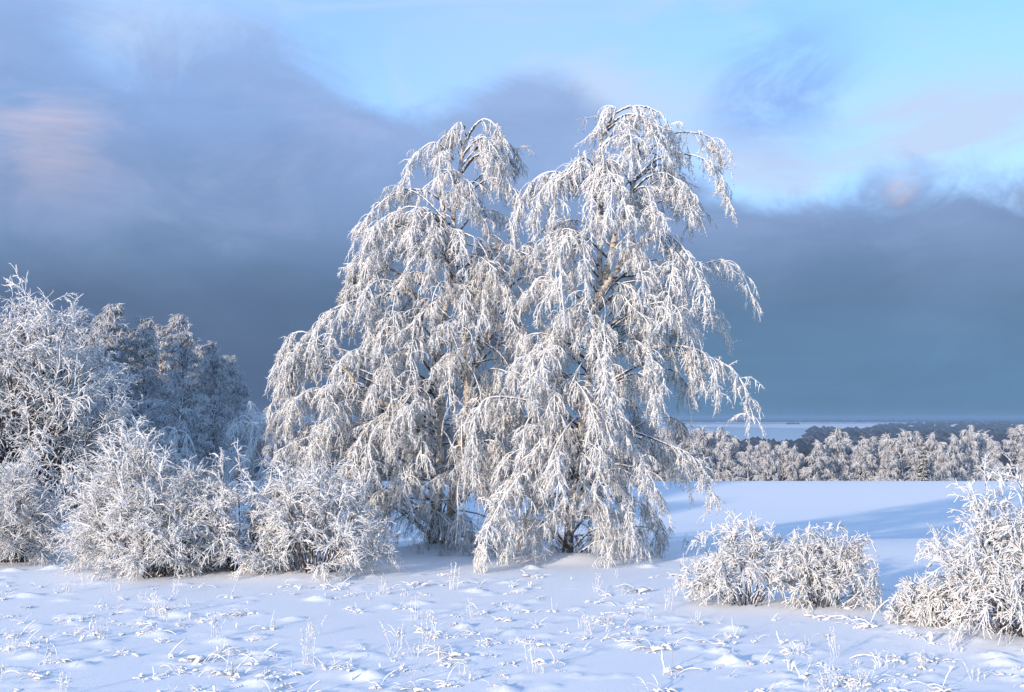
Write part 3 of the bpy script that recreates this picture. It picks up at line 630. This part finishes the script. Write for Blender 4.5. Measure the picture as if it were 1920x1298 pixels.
PS = [spruce_proto(31), spruce_proto(32)]
FG = 'frosted birches along the far edge of the field'
special = [
    (1905, 803, 84, 1.15, 'broadest pale frosted birch of the far wood, at the right picture edge'),
    (1862, 830, 86, 0.9, 'frosted birch just left of the broadest one at the right picture edge'),
    (1765, 846, 92, 0.75, 'short slim frosted birch just right of the dark spruce'),
    (1692, 812, 96, 1.1, 'wide frosted birch just left of the dark spruce'),
    (1535, 832, 96, 0.95, 'frosted birch at the right rim of the dark gap in the far wood'),
    (1440, 832, 96, 0.85, 'frosted birch at the left rim of the dark gap in the far wood'),
    (1405, 838, 96, 0.85, 'second frosted birch left of the dark gap in the far wood'),
]
for px, top, d, sx, lab in special: place('far_birch', PB[rng.integers(3)], px, top, d, lab, 'birch tree', FG, sx)
row = [(1252, 812, 100), (1285, 808, 97), (1322, 806, 102), (1352, 812, 98), (1376, 822, 100), (1562, 822, 98), (1590, 818, 100), (1618, 826, 95), (1645, 820, 97), (1665, 838, 95), (1790, 820, 103), (1815, 815, 105), (1838, 822, 108),
       (1240, 820, 118), (1300, 815, 120), (1365, 818, 122), (1425, 828, 124), (1465, 840, 126), (1490, 846, 125), (1575, 818, 122), (1660, 812, 120), (1715, 812, 122), (1750, 818, 120), (1850, 812, 124), (1935, 815, 112),
       (520, 815, 100), (555, 822, 105), (600, 812, 100), (680, 820, 105), (760, 815, 100), (900, 820, 100), (980, 815, 104), (1045, 818, 100), (1150, 815, 103), (1205, 816, 100)]
ORD = ['first', 'second', 'third', 'fourth', 'fifth', 'sixth', 'seventh', 'eighth', 'ninth', 'tenth', 'eleventh', 'twelfth', 'thirteenth', 'fourteenth', 'fifteenth', 'sixteenth', 'seventeenth', 'eighteenth', 'nineteenth', 'twentieth']
def ranked(items, key): return list(zip(ORD, sorted(items, key=key)))
for rng_, txt in (((0, 110, 1210, 2000), 'beyond the field, front rank'), ((110, 200, 1210, 2000), 'beyond the field, back rank'), ((0, 200, 0, 1210), 'seen behind the big birches')):
    sel = [r for r in row if rng_[0] <= r[2] < rng_[1] and rng_[2] <= r[0] < rng_[3]]
    for o_, (px, top, d) in ranked(sel, lambda r: r[0]):
        place('far_birch', PB[rng.integers(3)], px, top + rng.integers(-9, 16), d, '%s frosted birch from the left in far wood %s' % (o_, txt), 'birch tree', FG, rng.uniform(0.62, 0.95))
place('snowy_spruce', PS[0], 1731, 821, 91, 'dark narrow snow-flecked spruce standing free in front of the far birches', 'spruce tree', sx=0.9)
place('snowy_spruce', PS[1], 1615, 812, 108, 'spruce top rising above the far birches, left of two', 'spruce tree', sx=0.9)
place('snowy_spruce', PS[0], 1633, 815, 108, 'spruce top rising above the far birches, right of two', 'spruce tree', sx=0.9)
CG = 'birches of the blue copse behind the pale rounded tree'
for px, top, d, sx, lab in ((215, 580, 52, 1.0, 'leftmost birch of the bluish copse, half behind the pale rounded tree'), (272, 604, 53, 0.95, 'second birch from the left in the bluish copse'),
                            (335, 600, 50, 1.05, 'tallest-looking middle birch of the bluish copse'), (398, 648, 52, 1.0, 'second birch from the right in the bluish copse'),
                            (432, 674, 54, 0.9, 'rightmost birch of the bluish copse, leaning over the gap')):
    place('copse_birch', PC[0], px, top, d, lab, 'birch tree', CG, sx)
for o_, (px, top, d) in zip(ORD, ((150, 590, 58), (195, 600, 57), (245, 622, 58), (305, 618, 57), (350, 640, 59), (378, 655, 57), (418, 690, 58), (448, 705, 59))):
    place('copse_birch', PC[0], px, top, d, '%s birch from the left in the back row of the bluish copse' % o_, 'birch tree', CG, 1.05)

# ------------------------------------------------------------------ frosted grass and dry stalks in the foreground
def tuft_proto(kind, seed):
    global rng
    keep_rng = rng; rng = np.random.default_rng(seed); a = Acc()
    if kind == 'arch':
        n = rng.integers(7, 15); az = rng.normal(rng.choice([0, 3.14]), 0.9, n); p = np.stack([rng.normal(scale=0.05, size=n), rng.normal(scale=0.05, size=n), np.full(n, -0.03)], axis=-1)
        ln = droop(p, np.stack([np.cos(az) * 0.7, np.sin(az) * 0.7, rng.uniform(0.5, 1.3, n)], axis=-1), rng.uniform(0.15, 0.5, n), 8, rng.uniform(0.12, 0.45, n), 0.10)
        a.tubes(ln, np.array([0.4, 0.6, 0.9, 1.1, 1.2, 1.1, 0.8, 0.2])[None] * rng.uniform(0.0035, 0.009, n)[:, None], 4, 0.3)
    elif kind == 'stalk':
        n = rng.integers(4, 9); p = np.stack([rng.normal(scale=0.05, size=n), rng.normal(scale=0.05, size=n), np.full(n, -0.03)], axis=-1)
        ln = droop(p, np.stack([rng.normal(scale=0.22, size=n), rng.normal(scale=0.2, size=n), np.ones(n)], axis=-1), rng.uniform(0.2, 0.48, n), 6, 0.0, 0.06)
        a.tubes(ln, taper(n, 6, 0.0042, 0.003), 3, 0.3)
        w1 = np.repeat(np.arange(n), 7); q, t = sample(ln, w1, rng.uniform(0.45, 1, len(w1))); dd = unit(t + rng.normal(scale=0.6, size=t.shape))
        a.tubes(np.stack([q, q + dd * 0.025, q + dd * rng.uniform(0.03, 0.06, len(w1))[:, None]], axis=1), np.array([0.003, 0.006, 0.002])[None], 3, 0.3)
    elif kind == 'bent':
        n = rng.integers(2, 5); p = np.stack([rng.normal(scale=0.09, size=n), rng.normal(scale=0.05, size=n), np.full(n, -0.03)], axis=-1); az = rng.uniform(0, 6.28, n)
        ln = droop(p, np.stack([np.cos(az) * 0.5, np.sin(az) * 0.4, np.ones(n)], axis=-1), rng.uniform(0.2, 0.5, n), 10, rng.uniform(0.08, 0.30, n), 0.09)
        a.tubes(ln, np.array([0.5, 0.6, 0.8, 1.0, 1.2, 1.3, 1.2, 1.1, 0.9, 0.3])[None] * rng.uniform(0.004, 0.009, n)[:, None], 4, 0.3)
    else:   # knob: a snow-capped stub
        n = rng.integers(1, 4); p = np.stack([rng.normal(scale=0.05, size=n), rng.normal(scale=0.03, size=n), np.full(n, -0.03)], axis=-1)
        ln = droop(p, np.stack([rng.normal(scale=0.3, size=n), rng.normal(scale=0.2, size=n), np.ones(n)], axis=-1), rng.uniform(0.10, 0.18, n), 6, 0.05, 0.08)
        a.tubes(ln, np.array([0.016, 0.014, 0.019, 0.026, 0.024, 0.004])[None] * rng.uniform(0.7, 1.2, n)[:, None], 7, 0.3, True)
    if kind in ('arch', 'bent'):                      # clods of snow lying on the bent blades
        n = rng.integers(2, 6); an = rng.uniform(-0.7, 0.7, n); c = np.stack([rng.normal(scale=0.10, size=n), rng.normal(scale=0.06, size=n), rng.uniform(-0.012, 0.02, n)], axis=-1)
        L = rng.uniform(0.05, 0.16, n); dv = np.stack([np.cos(an), np.sin(an), rng.normal(scale=0.25, size=n)], axis=-1)
        p = c[:, None] + dv[:, None] * L[:, None, None] * np.linspace(-0.5, 0.5, 5)[None, :, None]; p[:, :, 2] += (0.02 * np.sin(np.linspace(0, np.pi, 5)))[None]
        a.tubes(p, np.array([0.4, 0.95, 1.0, 0.8, 0.1])[None] * rng.uniform(0.010, 0.026, n)[:, None], 5, 0.25, True)
    me = a.mesh('frosted_' + kind, M_STALK); rng = keep_rng
    return me, a
PT = {k: [tuft_proto(k, 100 + 7 * i + 31 * j) for i in range(4)] for j, k in enumerate(('arch', 'stalk', 'bent', 'knob'))}
NAMES = {'arch': 'grass_tuft', 'stalk': 'dry_stalks', 'bent': 'bent_grass', 'knob': 'snow_capped_stub'}
CATS = {'arch': 'grass tuft', 'stalk': 'dry stalks', 'bent': 'grass', 'knob': 'plant stub'}
SHARED = {'arch': 'small snow-laden tuft of arching grass on the foreground snow', 'stalk': 'thin cluster of upright dry stalks on the foreground snow',
          'bent': 'few frosted grass blades bowed to the foreground snow', 'knob': 'short snow-capped plant stub on the foreground snow'}
def tuft(kind, px, py, scale, label=None, group=None):
    d = CH * F / (py - HY); x = (px - 960) / F * d
    o = bpy.data.objects.new(NAMES[kind], PT[kind][rng.integers(4)][0]); COL.objects.link(o)
    o.location = (x, d, gz(x, d)); o.scale = (scale,) * 3; o.rotation_euler = (0, 0, rng.uniform(-0.5, 0.5) + (3.14 if rng.uniform() < 0.5 else 0))
    tag(o, label or SHARED[kind], CATS[kind], group or 'frosted plants scattered over the foreground snow')
for kind, px, py, sc, lab in (
    ('stalk', 845, 1108, 1.3, 'bushy upright frosted stalks just in front of the birch trunks'), ('arch', 785, 1100, 1.3, 'arching grass tuft left of the bushy stalks before the trunks'),
    ('stalk', 713, 1118, 1.0, 'slim upright stalks below the right end of the left shrub row'), ('stalk', 412, 1198, 1.3, 'pointed bundle of dry stalks in the left middle foreground'),
    ('stalk', 300, 1158, 1.2, 'stiff clump of stalks in front of the second left shrub'), ('stalk', 184, 1200, 0.9, 'thin stalks beside a long low grass tuft, left foreground'),
    ('arch', 262, 1190, 1.2, 'long low grass tuft pointing right, left foreground'), ('stalk', 795, 1220, 1.4, 'tall brownish stalks in the middle of the foreground'),
    ('stalk', 742, 1215, 1.2, 'frosted stalks left of the tall brownish ones in mid foreground'), ('arch', 850, 1230, 1.4, 'thick leaning grass tuft in mid foreground'),
    ('stalk', 570, 1245, 1.2, 'thin open weed stalks left of centre, near the bottom edge'), ('arch', 1000, 1085, 1.3, 'flattened frosted grass under the right birch'),
    ('arch', 1195, 1112, 1.6, 'large flattened grass clump between the right birch and the small shrub pair'), ('stalk', 1005, 1262, 1.1, 'single thin stalk with snowy foot, bottom centre'),
    ('bent', 1275, 1262, 1.3, 'hooked frosted stems near the bottom edge, right of centre'), ('arch', 1225, 1220, 1.4, 'tangle of frosted stems right of centre in the foreground'),
    ('arch', 1690, 1240, 1.4, 'criss-crossed frosted stems at the lower right'), ('stalk', 1785, 1215, 1.1, 'slanting stalk before the large right shrub'),
    ('knob', 1748, 1206, 1.3, 'upright snow-capped stub before the large right shrub'), ('arch', 1530, 1160, 1.2, 'matted frosted grass in front of the small shrub pair'),
    ('bent', 1635, 1178, 1.5, 'forked frosted twig standing in the snow left of the sprawling shrub'), ('arch', 380, 1245, 1.6, 'wide matted grass clump in the lower left foreground')):
    tuft(kind, px, py, sc * 0.76, lab, 'larger frosted plants in the foreground')
kinds = ['arch', 'bent', 'stalk', 'knob']; spots = []
while len(spots) < 460:
    py = 1082 + 226 * rng.uniform() ** 1.1; px = rng.uniform(-20, 1940)
    if px < 700 and py < 1100: continue
    dd = CH * F / (py - HY); xx = (px - 960) / F * dd
    c = math.sin(xx * 1.1 + 0.6) * math.sin(dd * 0.9 + 1.7) + 0.6 * math.sin(xx * 2.3 + dd * 1.2)
    if rng.uniform() > min(1, max(0.12, 0.5 + 0.45 * c)): continue
    spots.append((kinds[rng.choice(4, p=[0.50, 0.30, 0.10, 0.10])], px, py, 0.30 + 0.46 * rng.uniform() ** 1.6))
spots.sort(key=lambda q: -q[3] / (CH * F / (q[2] - HY)))
BANDS = ((1238, 1300, 'along the bottom edge'), (1180, 1238, 'in mid foreground'), (1070, 1180, 'in back foreground'))
SHORT = {'arch': 'small snow-laden tuft of arching grass', 'stalk': 'thin cluster of upright dry stalks', 'bent': 'bunch of bowed frosted grass blades', 'knob': 'short snow-capped plant stub'}
taken = set()
for lo, hi, txt in BANDS:
    for k in kinds:
        sel = [q for q in spots[:150] if q[0] == k and lo <= q[2] < hi and 0 < q[1] < 1920][:12]
        for o_, q in ranked(sel, lambda q: q[1]):
            tuft(*q, label='%s %s from left %s' % (o_, SHORT[k], txt)); taken.add(q)
rest = Acc()                                         # the many smaller ones nobody would count
for q in spots:
    if q in taken: continue
    k, px, py, sc = q; d = CH * F / (py - HY); x = (px - 960) / F * d; an = rng.uniform(0, 6.28); ca, sa = math.cos(an) * sc, math.sin(an) * sc
    rest.add(PT[k][rng.integers(4)][1], np.array([[ca, -sa, 0], [sa, ca, 0], [0, 0, sc]]), np.array([x, d, gz(x, d)]))
tag(rest.build('frosted_grass', M_STALK), 'sparse frosted grass poking through the foreground snow', 'grass', kind='stuff')
# thin dark grass in the hollow behind
for px, py, lab in ((1285, 1040, 'sparse dark grass stems in the blue hollow beside the right birch'), (1355, 1030, 'leaning dark grass stem in the blue hollow left of the small shrub pair')):
    d = 21.5; x = (px - 960) / F * d; o = bpy.data.objects.new('dry_stalks', PT['stalk'][1][0]); COL.objects.link(o); o.location = (x, d, gz(x, d)); o.rotation_euler = (0, 0.4, 0)
    tag(o, lab, 'dry stalks')

# ------------------------------------------------------------------ haze
def haze_box(x0, x1, y0, y1, z0, z1, density):
    v = [(x, y, z) for z in (z0, z1) for y in (y0, y1) for x in (x0, x1)]
    f = [(0, 2, 3, 1), (4, 5, 7, 6), (0, 1, 5, 4), (2, 6, 7, 3), (0, 4, 6, 2), (1, 3, 7, 5)]
    me = bpy.data.meshes.new('haze'); me.from_pydata(v, [], f)
    m = bpy.data.materials.new('haze'); m.use_nodes = True; t = NT(m.node_tree); t.n.clear()
    vol = t.node('ShaderNodeVolumePrincipled', i_Density=density); vol.inputs['Color'].default_value = (0.30, 0.48, 0.72, 1); vol.inputs['Anisotropy'].default_value = 0.0
    t.l.new(vol.outputs[0], t.node('ShaderNodeOutputMaterial').inputs['Volume'])
    me.materials.append(m); o = bpy.data.objects.new('haze', me); COL.objects.link(o); tag(o, kind='stuff')
haze_box(-12500, 12500, -3100, 14200, -42, 13, 1.4e-4)
